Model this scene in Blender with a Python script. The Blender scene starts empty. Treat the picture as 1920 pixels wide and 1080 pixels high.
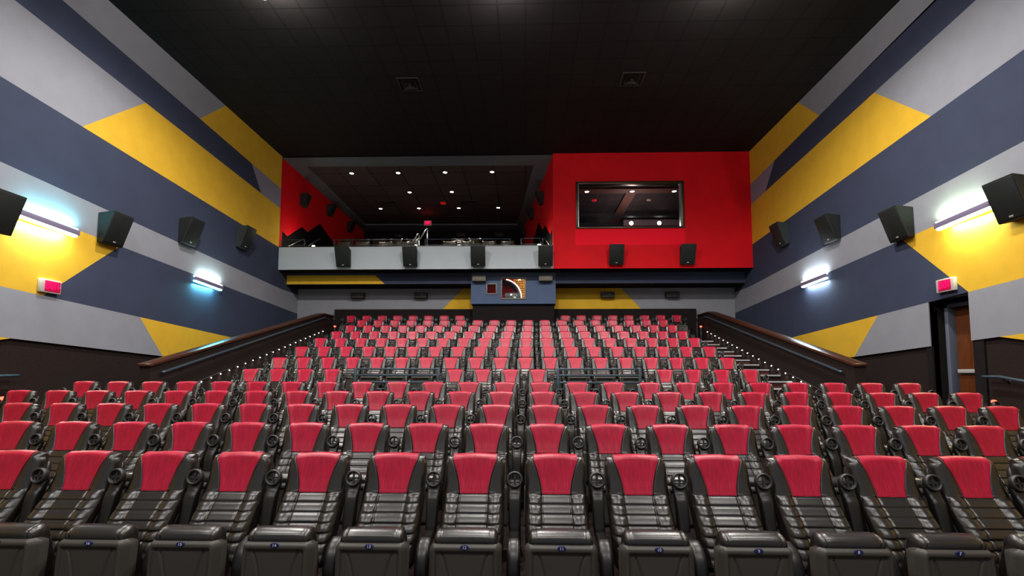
import bpy, bmesh, math, random
from mathutils import Vector, Matrix
random.seed(7)
sc = bpy.context.scene
COL = sc.collection

# ------------------------------------------------------------------ helpers
def lin(c):
    return tuple(((v / 255.0) / 12.92 if v <= 10 else (((v / 255.0) + 0.055) / 1.055) ** 2.4) for v in c)

def smooth(a, b, x):
    t = max(0.0, min(1.0, (x - a) / (b - a)))
    return t * t * (3 - 2 * t)

def interp(pts, x):
    if x <= pts[0][0]:
        return pts[0][1]
    for (x0, y0), (x1, y1) in zip(pts, pts[1:]):
        if x <= x1:
            return y0 + (y1 - y0) * (x - x0) / (x1 - x0)
    return pts[-1][1]

class MB:
    """collects shapes into one mesh"""
    def __init__(s):
        s.v, s.f, s.m, s.s = [], [], [], []
    def add(s, verts, faces, mat=0, sm=False):
        o = len(s.v)
        s.v += [tuple(p) for p in verts]
        for f in faces:
            s.f.append([i + o for i in f]); s.m.append(mat); s.s.append(sm)
        return s
    def bm(s, b, mat=0, sm=False):
        b.verts.index_update()
        s.add([v.co for v in b.verts], [[v.index for v in f.verts] for f in b.faces], mat, sm)
        b.free()
        return s
    def box(s, x0, x1, y0, y1, z0, z1, mat=0, bev=0.0, seg=2, sm=None):
        b = bmesh.new()
        bmesh.ops.create_cube(b, size=1.0)
        for v in b.verts:
            v.co = ((x0 + x1) / 2 + v.co.x * (x1 - x0), (y0 + y1) / 2 + v.co.y * (y1 - y0), (z0 + z1) / 2 + v.co.z * (z1 - z0))
        if bev:
            bmesh.ops.bevel(b, geom=b.edges[:], offset=bev, segments=seg, profile=0.5, affect='EDGES')
        return s.bm(b, mat, bool(bev) if sm is None else sm)
    def obox(s, c, ax, ay, az, hx, hy, hz, mat=0, bev=0.0, seg=2):
        b = bmesh.new()
        bmesh.ops.create_cube(b, size=2.0)
        for v in b.verts:
            v.co = (v.co.x * hx, v.co.y * hy, v.co.z * hz)
        if bev:
            bmesh.ops.bevel(b, geom=b.edges[:], offset=bev, segments=seg, profile=0.5, affect='EDGES')
        M = Matrix((ax, ay, az)).transposed()
        for v in b.verts:
            v.co = M @ v.co + Vector(c)
        return s.bm(b, mat, bool(bev))
    def prism(s, poly, axis, a, b_, mat=0, bev=0.0, seg=2, sm=False):
        """poly of 2D points extruded along axis (0: x, 1: y, 2: z); other two coords in order"""
        def P(p, t):
            if axis == 0: return (t, p[0], p[1])
            if axis == 1: return (p[0], t, p[1])
            return (p[0], p[1], t)
        n = len(poly)
        b = bmesh.new()
        va = [b.verts.new(P(p, a)) for p in poly]; vb = [b.verts.new(P(p, b_)) for p in poly]
        b.faces.new(va[::-1]); b.faces.new(vb)
        for i in range(n):
            b.faces.new((va[i], va[(i + 1) % n], vb[(i + 1) % n], vb[i]))
        bmesh.ops.recalc_face_normals(b, faces=b.faces[:])
        if bev:
            bmesh.ops.bevel(b, geom=b.edges[:], offset=bev, segments=seg, profile=0.5, affect='EDGES')
        return s.bm(b, mat, sm or bool(bev))
    def loft(s, loops, mat=0, caps=True, sm=True, closed=False):
        n = len(loops[0]); V = [p for l in loops for p in l]; F = []
        L = len(loops)
        for k in range(L if closed else L - 1):
            k2 = (k + 1) % L
            for i in range(n):
                j = (i + 1) % n
                F.append((k * n + i, k * n + j, k2 * n + j, k2 * n + i))
        if caps and not closed:
            F.append(tuple(range(n))[::-1]); F.append(tuple((L - 1) * n + i for i in range(n)))
        return s.add(V, F, mat, sm)
    def tube(s, path, r, n=10, mat=0, caps=True, closed=False):
        P = [Vector(p) for p in path]; loops = []; L = len(P)
        up = Vector((0, 0, 1)); prev = None
        for i, p in enumerate(P):
            if closed:
                t = (P[(i + 1) % L] - P[i - 1]).normalized()
            else:
                t = (P[min(i + 1, L - 1)] - P[max(i - 1, 0)]).normalized()
            if prev is None:
                a = t.cross(up)
                if a.length < 1e-3: a = t.cross(Vector((1, 0, 0)))
            else:
                a = prev - t * prev.dot(t)
            a.normalize(); prev = a; c = t.cross(a)
            rr = r[i] if isinstance(r, (list, tuple)) else r
            loops.append([p + (a * math.cos(2 * math.pi * k / n) + c * math.sin(2 * math.pi * k / n)) * rr for k in range(n)])
        return s.loft(loops, mat, caps, True, closed)
    def lathe(s, prof, c=(0, 0, 0), n=20, mat=0, axis=2):
        loops = []
        for (r, h) in prof:
            l = []
            for k in range(n):
                a = 2 * math.pi * k / n
                p = (r * math.cos(a), r * math.sin(a), h) if axis == 2 else ((r * math.cos(a), h, r * math.sin(a)) if axis == 1 else (h, r * math.cos(a), r * math.sin(a)))
                l.append((p[0] + c[0], p[1] + c[1], p[2] + c[2]))
            loops.append(l)
        return s.loft(loops, mat)
    def quad(s, a, b, c, d, mat=0):
        return s.add([a, b, c, d], [(0, 1, 2, 3)], mat)
    def mesh(s, name, mats):
        me = bpy.data.meshes.new(name)
        me.from_pydata(s.v, [], s.f)
        if not isinstance(mats, (list, tuple)): mats = [mats]
        for m in mats: me.materials.append(m)
        me.polygons.foreach_set('material_index', s.m)
        me.polygons.foreach_set('use_smooth', s.s)
        b = bmesh.new(); b.from_mesh(me); bmesh.ops.recalc_face_normals(b, faces=b.faces[:]); b.to_mesh(me); b.free()
        me.update()
        return me
    def build(s, name, mats, parent=None, loc=None, rot=None):
        o = bpy.data.objects.new(name, s.mesh(name, mats)); COL.objects.link(o)
        if parent is not None: o.parent = parent
        if loc is not None: o.location = loc
        if rot is not None: o.rotation_euler = rot
        return o

def tag(o, label=None, cat=None, group=None, kind=None):
    if label: o['label'] = label
    if cat: o['category'] = cat
    if group: o['group'] = group
    if kind: o['kind'] = kind
    return o
def thing(name, label, cat, loc=(0, 0, 0), rot=(0, 0, 0), group=None):
    o = bpy.data.objects.new(name, None); COL.objects.link(o)
    o.empty_display_size = 0.1
    o.location = loc; o.rotation_euler = rot
    return tag(o, label, cat, group)
def struct(mb, name, mats):
    return tag(mb.build(name, mats), kind='structure')
KIDS = {}
def copy_tree(root, loc, rot=(0, 0, 0), label=None, group=None, scale=None):
    def dup(o, par):
        c = o.copy(); COL.objects.link(c)
        if par is not None: c.parent = par
        for k in list(o.children): dup(k, c)
        return c
    r = dup(root, None); r.location = loc; r.rotation_euler = rot
    if scale: r.scale = scale
    if label: r['label'] = label
    if group: r['group'] = group
    return r
def text_geo(body, size, depth=0.002):
    cu = bpy.data.curves.new('t', 'FONT'); cu.body = body; cu.size = size; cu.extrude = depth
    cu.align_x = 'CENTER'; cu.align_y = 'CENTER'; cu.resolution_u = 3
    o = bpy.data.objects.new('t', cu); COL.objects.link(o)
    bpy.context.view_layer.update()
    me = bpy.data.meshes.new_from_object(o.evaluated_get(bpy.context.evaluated_depsgraph_get()))
    V = [tuple(v.co) for v in me.vertices]; F = [list(p.vertices) for p in me.polygons]
    bpy.data.objects.remove(o); bpy.data.curves.remove(cu); bpy.data.meshes.remove(me)
    return V, F

# ------------------------------------------------------------------ materials
def mat(name, col, rough=0.5, metal=0.0, spec=0.5, noise=None, bump=None, emit=None, estr=0.0, coat=0.0, sheen=0.0):
    """noise=(scale, amount, stretch) tints the base colour; bump=(scale, strength)"""
    m = bpy.data.materials.new(name); m.use_nodes = True
    nt = m.node_tree; b = nt.nodes['Principled BSDF']
    b.inputs['Base Color'].default_value = (*col, 1); b.inputs['Roughness'].default_value = rough
    b.inputs['Metallic'].default_value = metal; b.inputs['Specular IOR Level'].default_value = spec
    if coat: b.inputs['Coat Weight'].default_value = coat; b.inputs['Coat Roughness'].default_value = 0.25
    if sheen: b.inputs['Sheen Weight'].default_value = sheen; b.inputs['Sheen Roughness'].default_value = .4
    if emit:
        b.inputs['Emission Color'].default_value = (*emit, 1); b.inputs['Emission Strength'].default_value = estr
    if noise or bump:
        tc = nt.nodes.new('ShaderNodeTexCoord')
    if noise:
        mp = nt.nodes.new('ShaderNodeMapping'); mp.inputs['Scale'].default_value = noise[2] if len(noise) > 2 else (1, 1, 1)
        nz = nt.nodes.new('ShaderNodeTexNoise'); nz.inputs['Scale'].default_value = noise[0]; nz.inputs['Detail'].default_value = 4
        mx = nt.nodes.new('ShaderNodeMix'); mx.data_type = 'RGBA'
        mr = nt.nodes.new('ShaderNodeMapRange'); mr.inputs['From Min'].default_value = 0.35; mr.inputs['From Max'].default_value = 0.65
        nt.links.new(tc.outputs['Object'], mp.inputs['Vector']); nt.links.new(mp.outputs[0], nz.inputs['Vector'])
        nt.links.new(nz.outputs['Fac'], mr.inputs['Value']); nt.links.new(mr.outputs[0], mx.inputs['Factor'])
        a = noise[1]
        mx.inputs['A'].default_value = (*[c * (1 - a) for c in col], 1)
        mx.inputs['B'].default_value = (*[min(1, c * (1 + a)) for c in col], 1)
        nt.links.new(mx.outputs['Result'], b.inputs['Base Color'])
    if bump:
        n2 = nt.nodes.new('ShaderNodeTexNoise'); n2.inputs['Scale'].default_value = bump[0]; n2.inputs['Detail'].default_value = 3
        bp = nt.nodes.new('ShaderNodeBump'); bp.inputs['Strength'].default_value = bump[1]; bp.inputs['Distance'].default_value = 0.01
        nt.links.new(tc.outputs['Object'], n2.inputs['Vector']); nt.links.new(n2.outputs['Fac'], bp.inputs['Height'])
        nt.links.new(bp.outputs['Normal'], b.inputs['Normal'])
    return m

def emis(name, col, s):
    m = bpy.data.materials.new(name); m.use_nodes = True
    nt = m.node_tree; nt.nodes.clear()
    e = nt.nodes.new('ShaderNodeEmission'); e.inputs[0].default_value = (*col, 1); e.inputs[1].default_value = s
    o = nt.nodes.new('ShaderNodeOutputMaterial'); nt.links.new(e.outputs[0], o.inputs[0])
    return m

def tilemat(name, base, line, tile=0.61, mortar=0.012, rough=0.8, upright=False, row=None):
    m = mat(name, base, rough, spec=0.3)
    nt = m.node_tree; b = nt.nodes['Principled BSDF']
    tc = nt.nodes.new('ShaderNodeTexCoord'); br = nt.nodes.new('ShaderNodeTexBrick')
    br.offset = 0.0; br.inputs['Scale'].default_value = 1.0
    br.inputs['Brick Width'].default_value = tile; br.inputs['Row Height'].default_value = row or tile; br.inputs['Mortar Size'].default_value = mortar
    br.inputs['Color1'].default_value = (*base, 1); br.inputs['Color2'].default_value = (*[c * 1.25 for c in base], 1); br.inputs['Mortar'].default_value = (*line, 1)
    mp = nt.nodes.new('ShaderNodeMapping')
    if upright: mp.inputs['Rotation'].default_value = (math.pi / 2, 0, 0); br.offset = 0.5
    nt.links.new(tc.outputs['Object'], mp.inputs['Vector']); nt.links.new(mp.outputs[0], br.inputs['Vector']); nt.links.new(br.outputs['Color'], b.inputs['Base Color'])
    return m

GRAY = mat('gray_fabric', lin((137, 139, 147)), 0.85, spec=0.2, noise=(3, .03), bump=(220, .06))
LAV = mat('lavender_gray_fabric', lin((138, 134, 152)), 0.85, spec=0.2, bump=(220, .06))
NAVY = mat('navy_fabric', lin((56, 62, 82)), 0.85, spec=0.2, noise=(2, .05), bump=(220, .06))
YEL = mat('yellow_fabric', lin((212, 168, 48)), 0.85, spec=0.2, noise=(3, .04), bump=(220, .06))
RED = mat('red_wall_paint', lin((214, 6, 22)), 0.7, spec=0.2, noise=(1.5, .05))
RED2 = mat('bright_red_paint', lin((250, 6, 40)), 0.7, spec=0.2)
BLUE = mat('slate_blue_paint', lin((82, 98, 128)), 0.8, spec=0.2, noise=(3, .03))
PGRAY = mat('parapet_gray', lin((182, 191, 198)), 0.8, spec=0.2, noise=(2, .02))
WAIN = mat('black_brown_carpet', lin((42, 34, 32)), 0.95, spec=0.1, noise=(60, .25), bump=(150, .1))
BLACKW = mat('black_wall_paint', lin((32, 28, 28)), 0.9, spec=0.1, noise=(8, .1))
DARKGRAY = mat('dark_gray_soffit', lin((108, 117, 126)), 0.85, spec=0.2)
CEIL = tilemat('black_ceiling_tile', (0.0062, 0.005, 0.005), (0.0012, 0.001, 0.001), mortar=.02)
BCEIL = tilemat('balcony_ceiling_tile', (0.075, 0.058, 0.060), (0.02, 0.015, 0.015), 1.22, 0.02)
CARPET = mat('dark_aisle_carpet', lin((40, 30, 30)), 0.95, spec=0.1, noise=(25, .4))
CONC = mat('gray_floor', lin((70, 66, 64)), 0.8, noise=(6, .2))
WOOD = mat('dark_cherry_wood', lin((62, 32, 17)), 0.30, noise=(5, .35, (12, 1.2, 12)))
DOORW = mat('door_veneer', lin((98, 50, 17)), 0.4, noise=(6, .22, (1, 7, .5)))
FRAMEP = mat('door_frame_paint', lin((92, 100, 116)), 0.45)
RAIL = mat('blue_gray_steel', lin((64, 80, 92)), 0.35, metal=0.3)
CHROME = mat('brushed_steel', lin((190, 195, 195)), 0.28, metal=1.0)
LEATHER = mat('black_leather', lin((25, 22, 20)), 0.29, spec=0.7, noise=(14, .12), bump=(260, .1), coat=.35)
REDV = mat('red_vinyl', lin((178, 2, 50)), 0.36, spec=0.5, noise=(20, .2, (4.2, 1.2, .30)), bump=(260, .1), sheen=.04)
PLASTIC = mat('charcoal_plastic', lin((66, 63, 58)), 0.45, spec=0.5, bump=(320, .08))
BLACKP = mat('black_plastic', lin((22, 21, 20)), 0.36, spec=0.5)
PIPING = mat('piping_cord', lin((120, 84, 80)), 0.5)
CUPM = mat('cup_ring_plastic', lin((46, 46, 45)), 0.4, spec=0.6)
TAGB = mat('tag_blue', lin((34, 40, 92)), 0.3)
TAGW = mat('tag_white', lin((235, 238, 245)), 0.3)
SPK = mat('speaker_black', lin((40, 42, 42)), 0.75, spec=0.3, bump=(120, .05))
SPKF = mat('speaker_grille', lin((26, 31, 29)), 0.6, spec=0.3, bump=(400, .2))
SPKB = mat('speaker_taupe', lin((92, 86, 80)), 0.7)
BADGE = mat('speaker_badge', lin((205, 210, 210)), 0.3, metal=0.6)
HOUS = mat('sconce_housing', lin((122, 112, 140)), 0.5)
EXH = mat('exit_housing', lin((176, 172, 166)), 0.5)
NOSE = mat('step_nosing', lin((180, 180, 184)), 0.5)
VENT = mat('vent_metal', lin((46, 40, 36)), 0.6)
MURAL = mat('black_mountain_panel', lin((7, 8, 8)), 0.8, spec=.1)
BROWNF = mat('bronze_window_frame', lin((70, 56, 40)), 0.35, metal=0.5)
BRICKM = tilemat('tan_brick', lin((214, 160, 84)), lin((120, 70, 30)), 0.24, 0.012, upright=True, row=.09)

# ------------------------------------------------------------------ camera
CAMZ = 1.6
cam = bpy.data.cameras.new('camera'); co = bpy.data.objects.new('camera', cam); COL.objects.link(co)
cam.sensor_width = 36.0; cam.lens = 900.0 / 1920.0 * 36.0; cam.clip_start = 0.05; cam.clip_end = 200
cam.shift_y = (640.5 - 540.0) / 1920.0
TH, PH, RO = 0.02826, 0.0704, 0.00186
fw = Vector((-math.sin(TH) * math.cos(PH), math.cos(TH) * math.cos(PH), math.sin(PH)))
rt = Vector((math.cos(TH), math.sin(TH), 0)); up = rt.cross(fw)
rt2 = rt * math.cos(RO) + up * math.sin(RO); up2 = up * math.cos(RO) - rt * math.sin(RO)
R3 = Matrix((rt2, up2, -fw)).transposed()
co.matrix_world = Matrix.Translation((0, 0, CAMZ)) @ R3.to_4x4()
sc.camera = co

# ------------------------------------------------------------------ room constants
XL, XR, YB, YF, ZC = -8.87, 7.94, 18.3, 16.75, 9.55
S = 0.58
D = {1: 3.500, 2: 4.587, 3: 5.643, 4: 6.709, 5: 7.725, 6: 10.038, 7: 11.140, 8: 12.230, 9: 13.319, 10: 14.404, 11: 15.462, 12: 16.492, 13: 17.580}
FZ = {1: 0.002, 2: .114, 3: .232, 4: .351, 5: .468, 6: .704, 7: .993, 8: 1.313, 9: 1.624, 10: 1.912, 11: 2.207, 12: 2.498, 13: 2.794}
EDGE = {r: D[r] - 0.95 for r in range(7, 14)}
EDGE[6] = 8.55

# ------------------------------------------------------------------ floor: ramp, cross aisle and tiers
def ramp_z(y):
    return interp([(-3.0, 0.0), (3.0, 0.0), (3.5, 0.0), (4.587, .112), (5.643, .230), (6.709, .349), (7.725, .466), (8.25, .50)], y)
prof = [(-3.0, 0.0), (3.0, 0.0), (4.587, .112), (5.643, .230), (6.709, .349), (7.725, .466), (8.3, .50), (8.3, FZ[6])]
for r in range(7, 14):
    prof += [(EDGE[r], FZ[r - 1]), (EDGE[r], FZ[r])]
prof += [(18.3, FZ[13])]
mb = MB()
poly = prof + [(18.3, -0.6), (-3.0, -0.6)]
mb.prism(poly, 0, XL - 0.1, XR + 0.5)
struct(mb, 'floor', CARPET)

# ------------------------------------------------------------------ ceiling
mb = MB(); mb.box(XL - .3, XR + .3, -3.0, YF + .15, ZC, ZC + .12)
struct(mb, 'ceiling', CEIL)

# ------------------------------------------------------------------ painted side walls (fabric panels over dark wainscot)
def line(p, q):
    return lambda y: p[1] + (q[1] - p[1]) * (y - p[0]) / (q[0] - p[0])
def side_wall(name, X, out, d):
    A, B, C, Dn, E, F, BT = (line(*d[k]) for k in ('A', 'B', 'C', 'D', 'E', 'F', 'BT'))
    y0, ye, yb = -3.0, YF, YB
    DZ = lambda y: Dn(min(y, 17.0))
    s1a, s1b = d['s1']; s2a, s2b = d['s2']; nv0, nv1 = d['nav']; yl0, yl1 = d['yel']; s3a, s3b = d['s3']; t0 = d['tiny']
    mb = MB(); W = X + out * 0.10
    P = []
    P.append((0, [(y0, A(y0)), (s1a, A(s1a)), (s1b, ZC), (y0, ZC)]))
    P.append((2, [(s1a, A(s1a)), (ye, A(ye)), (ye, ZC), (s1b, ZC)]))
    P.append((1, [(y0, B(y0)), (nv1, B(nv1)), (nv0, A(nv0)), (y0, A(y0))]))
    P.append((3, [(nv1, B(nv1)), (ye, B(ye)), (ye, A(ye)), (nv0, A(nv0))]))
    P.append((0, [(y0, C(y0)), (s2a, C(s2a)), (s2b, B(s2b)), (y0, B(y0))]))
    P.append((2, [(s2a, C(s2a)), (ye, C(ye)), (ye, B(ye)), (s2b, B(s2b))]))
    P.append((1, [(y0, Dn(y0)), (17.0, DZ(17.0)), (yb, DZ(yb)), (yb, 5.40), (ye, 5.40), (ye, C(ye)), (y0, C(y0))]))
    P.append((0, [(y0, E(y0)), (yl0, E(yl0)), (yb, E(yb)), (yb, DZ(yb)), (17.0, DZ(17.0)), (y0, Dn(y0))]))
    P.append((2, [(y0, F(y0)), (yl1, F(yl1)), (yl0, E(yl0)), (y0, E(y0))]))
    P.append((1, [(yl1, F(yl1)), (yb, F(yb)), (yb, E(yb)), (yl0, E(yl0))]))
    if d.get('door'):
        da, db = d['door']
        P.append((0, [(t0, BT(t0)), (da, BT(da)), (da, F(da)), (y0, F(y0)), (y0, BT(y0))]))
        P.append((0, [(db, BT(db)), (s3b, BT(s3b)), (s3a, F(s3a)), (db, F(db))]))
    else:
        P.append((0, [(t0, BT(t0)), (s3b, BT(s3b)), (s3a, F(s3a)), (y0, F(y0)), (y0, BT(y0))]))
    P.append((2, [(s3b, BT(s3b)), (yb, BT(yb)), (yb, F(yb)), (s3a, F(s3a))]))
    P.append((2, [(y0, 2.0), (7.0, 2.0), (t0, BT(t0)), (y0, BT(y0))]))
    for m, pl in P:
        mb.add([(X, y, z) for y, z in pl], [tuple(range(len(pl)))], m)
        n = len(pl)
        mb.add([(X, y, z) for y, z in pl] + [(W, y, z) for y, z in pl], [(i, (i + 1) % n, n + (i + 1) % n, n + i) for i in range(n)], m)
    o = mb.build(name, [GRAY, NAVY, YEL, LAV]); tag(o, kind='structure')
    return F
dl = dict(A=[(8.47, 8.76), (14.87, 8.44)], B=[(7.65, 8.09), (15.17, 7.70)], C=[(7.52, 6.63), (16.64, 6.19)], D=[(7.62, 5.19), (15.95, 4.77)],
          E=[(7.91, 4.52), (18.24, 3.98)], F=[(7.77, 3.09), (14.36, 2.72)], BT=[(7.83, 2.23), (11.76, 2.04)], s1=(12.38, 13.44), s2=(9.04, 10.55),
          nav=(14.87, 15.49), yel=(10.09, 8.5), s3=(10.73, 11.49), tiny=8.0)
dr = dict(A=[(9.06, 8.89), (15.07, 8.46)], B=[(8.25, 8.22), (16.88, 7.61)], C=[(7.53, 6.80), (16.92, 6.18)], D=[(7.63, 5.34), (17.0, 4.76)],
          E=[(9.74, 4.49), (18.22, 3.98)], F=[(7.78, 3.17), (14.87, 2.72)], BT=[(7.85, 2.285), (12.36, 2.035)], s1=(12.74, 13.69), s2=(9.30, 10.74),
          nav=(15.09, 15.74), yel=(10.17, 8.75), s3=(10.98, 11.82), tiny=8.25, door=(8.76, 9.62))
FL = side_wall('wall_left', XL, -1, dl)
FR = side_wall('wall_right', XR, 1, dr)
# dark wainscot, set back behind the panels
mb = MB(); mb.box(XL - .16, XL - .06, -3.0, YB, -0.2, 2.9); struct(mb, 'baseboard_left', WAIN)
mb = MB()
mb.box(XR + .06, XR + .16, -3.0, 8.76, -0.2, 3.2); mb.box(XR + .06, XR + .16, 9.62, YB, -0.2, 2.9)
struct(mb, 'baseboard_right', WAIN)
# door recess on the right wall with a wooden exit door
mb = MB()
mb.box(XR + .02, XR + .62, 9.62, 9.74, 0.4, 3.3)
mb.box(XR + .02, XR + .62, 8.55, 8.755, 0.4, 3.3)
mb.box(XR + .02, XR + .62, 8.6, 9.72, FR(9.2) - .02, FR(9.2) + .2)
mb.box(XR + .56, XR + .66, 8.6, 9.72, 0.4, 3.3)
struct(mb, 'trim_1', BLACKW)
dn = thing('door_1', 'tall brown wooden exit door recessed in the side wall below an exit sign', 'door', (XR + .46, 9.2, FZ[6]))
dn['kind'] = 'structure'
mb = MB(); mb.box(-.02, .03, -.44, .34, .01, 2.22, bev=.004); mb.build('door_leaf', DOORW, dn)
mb = MB(); mb.box(-.17, .04, .34, .415, 0, 2.30, bev=.006); mb.box(-.17, .04, -.44, .415, 2.23, 2.30, bev=.006); mb.build('door_frame', FRAMEP, dn)
mb = MB(); mb.box(-.085, -.035, -.10, .30, .955, 1.03, bev=.008); mb.box(-.04, -.018, .24, .29, .96, 1.02); mb.box(-.04, -.018, -.1, -.05, .96, 1.02)
mb.build('push_bar', mat('push_bar_silver', lin((200, 198, 192)), .35, metal=.3), dn)

# ------------------------------------------------------------------ back wall under the balcony
mb = MB()
mb.quad((XL, YB, 2.0), (XR, YB, 2.0), (XR, YB, 5.4), (XL, YB, 5.4), 0)
ya = YB - .004
mb.quad((-3.22, ya, 4.12), (-1.9, ya, 4.12), (-1.9, ya, 4.95), (-2.40, ya, 4.95), 1)
mb.quad((1.0, ya, 4.13), (4.42, ya, 4.13), (3.64, ya, 4.95), (1.0, ya, 4.95), 1)
mb.box(XL, XR, YB + .002, YB + .15, 2.0, 5.4, 0)
struct(mb, 'wall_back', [GRAY, YEL])
mb = MB(); mb.box(-7.32, 6.41, 18.08, 18.27, 2.4, 4.115); struct(mb, 'baseboard_back', BLACKW)
# bulkhead under the balcony: navy with a yellow stripe
mb = MB(); mb.box(XL, -1.99, 17.4, YB, 4.95, 5.385, 0); mb.box(1.09, XR, 17.4, YB, 4.95, 5.385, 0)
mb.add([(XL, 17.396, 4.952), (-5.19, 17.396, 4.952), (-5.57, 17.396, 5.29), (XL, 17.396, 5.29)], [(0, 1, 2, 3)], 1)
mb.box(XL, -2.0, 17.38, YB, 4.945, 4.957, 2); mb.box(1.1, XR, 17.38, YB, 4.945, 4.957, 2)
struct(mb, 'trim_2', [NAVY, YEL, BLACKW])
mb = MB(); mb.box(XL, XR, YF + .01, YB, 5.365, 5.55); struct(mb, 'trim_3', BLACKW)
# projection booth box
mb = MB(); bz0, bz1 = 4.21, 5.37
x0, x1, y0 = -2.0, 1.10, 17.39
H = [(-1.40, -1.09, 4.60, 4.92), (-0.86, -0.03, 4.42, 5.14)]
xs = sorted({x0, x1, *[h[0] for h in H], *[h[1] for h in H]}); zs = sorted({bz0, bz1, *[h[2] for h in H], *[h[3] for h in H]})
def holed(mb, xs, zs, H, ya, yb, m=0):
    for i in range(len(xs) - 1):
        for j in range(len(zs) - 1):
            cx, cz = (xs[i] + xs[i + 1]) / 2, (zs[j] + zs[j + 1]) / 2
            if any(h[0] < cx < h[1] and h[2] < cz < h[3] for h in H): continue
            mb.quad((xs[i], ya, zs[j]), (xs[i + 1], ya, zs[j]), (xs[i + 1], ya, zs[j + 1]), (xs[i], ya, zs[j + 1]), m)
    for h in H:
        a, b, c, d = h
        mb.quad((a, ya, c), (a, yb, c), (a, yb, d), (a, ya, d), m); mb.quad((b, ya, c), (b, yb, c), (b, yb, d), (b, ya, d), m)
        mb.quad((a, ya, c), (b, ya, c), (b, yb, c), (a, yb, c), m); mb.quad((a, ya, d), (b, ya, d), (b, yb, d), (a, yb, d), m)
holed(mb, xs, zs, H, y0, y0 + .08)
mb.quad((x0, y0, bz0), (x0, YB, bz0), (x0, YB, bz1), (x0, y0, bz1)); mb.quad((x1, y0, bz0), (x1, YB, bz0), (x1, YB, bz1), (x1, y0, bz1))
mb.quad((x0, y0, bz0), (x1, y0, bz0), (x1, YB, bz0), (x0, YB, bz0))
struct(mb, 'wall_booth', BLUE)
mb = MB(); mb.box(-1.95, 1.05, 17.52, 18.1, 2.4, 4.2); struct(mb, 'trim_4', BLACKW)
# booth interior (seen through the ports)
mb = MB()
mb.quad((-1.95, 18.28, 4.24), (-.45, 18.28, 4.24), (-.45, 18.28, 5.35), (-1.95, 18.28, 5.35), 0)
mb.quad((-.45, 18.28, 4.24), (1.05, 18.28, 4.24), (1.05, 18.28, 5.35), (-.45, 18.28, 5.35), 1)
struct(mb, 'wall_booth_rear', [RED, BRICKM])
def port(h, loc_label, name):
    a, b, c, d = h
    w = thing(name, loc_label, 'window', ((a + b) / 2, y0, c)); w['kind'] = 'structure'
    hx, hz = (b - a) / 2, d - c
    mb = MB(); t = .05
    for q in ((-hx - t, -hx, -t, hz + t), (hx, hx + t, -t, hz + t)): mb.box(q[0], q[1], -.03, .02, q[2], q[3], bev=.006)
    mb.box(-hx, hx, -.03, .02, -t, 0, bev=.006); mb.box(-hx, hx, -.03, .02, hz, hz + t, bev=.006)
    mb.build('window_frame', FRAMEPORT, w)
    mb = MB(); mb.box(-hx, hx, .03, .036, 0, hz); mb.build('pane', GLASS, w)
FRAMEPORT = mat('port_frame_gray', lin((112, 110, 106)), 0.5)
def glassmat(name, tint=(1, 1, 1), base=0.04):
    m = bpy.data.materials.new(name); m.use_nodes = True; nt = m.node_tree; nt.nodes.clear()
    o = nt.nodes.new('ShaderNodeOutputMaterial'); t = nt.nodes.new('ShaderNodeBsdfTransparent'); g = nt.nodes.new('ShaderNodeBsdfGlossy')
    t.inputs[0].default_value = (*tint, 1); g.inputs['Roughness'].default_value = 0.02
    fr = nt.nodes.new('ShaderNodeFresnel'); fr.inputs[0].default_value = 1.5
    mx = nt.nodes.new('ShaderNodeMixShader'); ml = nt.nodes.new('ShaderNodeMath'); ml.operation = 'MULTIPLY'; ml.inputs[1].default_value = .25; nt.links.new(fr.outputs[0], ml.inputs[0]); nt.links.new(ml.outputs[0], mx.inputs[0]); nt.links.new(t.outputs[0], mx.inputs[1]); nt.links.new(g.outputs[0], mx.inputs[2])
    nt.links.new(mx.outputs[0], o.inputs[0]); return m
GLASS = glassmat('clear_glass')
port(H[0], 'small square port window with gray frame on the blue projection booth', 'window_2')
port(H[1], 'large projection window with gray frame on the blue booth', 'window_3')
# things inside the booth
pj = thing('projector', 'black film projector standing behind the large booth window', 'projector', (-.55, 17.80, 4.24))
mb = MB(); mb.box(-.26, .36, -.22, .2, 0.06, .42, bev=.02); mb.build('body', BLACKP, pj)
mb = MB(); mb.lathe([(.02, 0), (.085, 0), (.09, -.03), (.075, -.12), (.06, -.13), (.055, -.10), (.01, -.10)], (.16, -.22, .24), 20, 0, 1); mb.build('lens', CHROME, pj)
mb = MB(); mb.lathe([(.0, 0), (.03, 0), (.03, -.012), (0, -.014)], (0.02, -.22, .34), 12, 0, 1); mb.build('indicator_lamp', emis('booth_white', (1, .95, .9), 4), pj)
PURP = mat('purple_duct', lin((44, 30, 74)), 0.35, metal=0.4)
mb = MB(); P = []
for k in range(17):
    a = k / 16 * math.pi / 2
    P.append((-.88 + .62 * math.sin(a), 18.16, 4.60 + .62 * math.cos(a) - .05))
mb.tube(P, .09, 14); tag(mb.build('exhaust_duct', PURP), 'dark purple curved exhaust duct seen through the large booth window', 'duct')
mb = MB(); P2 = [(p[0] + .105 * (p[0] + .88) / .62 + .0, 18.11, p[2] + .105 * (p[2] - 4.55) / .62) for p in P]
mb.tube(P2[2:], .018, 8); tag(mb.build('light_tube', emis('booth_tube', (1, .86, .62), 3.0)), 'thin glowing curved tube along the purple booth duct', 'light')

# ------------------------------------------------------------------ balcony shell
XD = 0.98
mb = MB(); mb.box(XL, XD, YF, YF + .14, 5.365, 6.185); struct(mb, 'wall_balcony_front', PGRAY)
mb = MB(); mb.box(XL, XD, YF - .01, YF + .16, 6.185, 6.215); struct(mb, 'trim_5', BLACKP)
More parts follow.
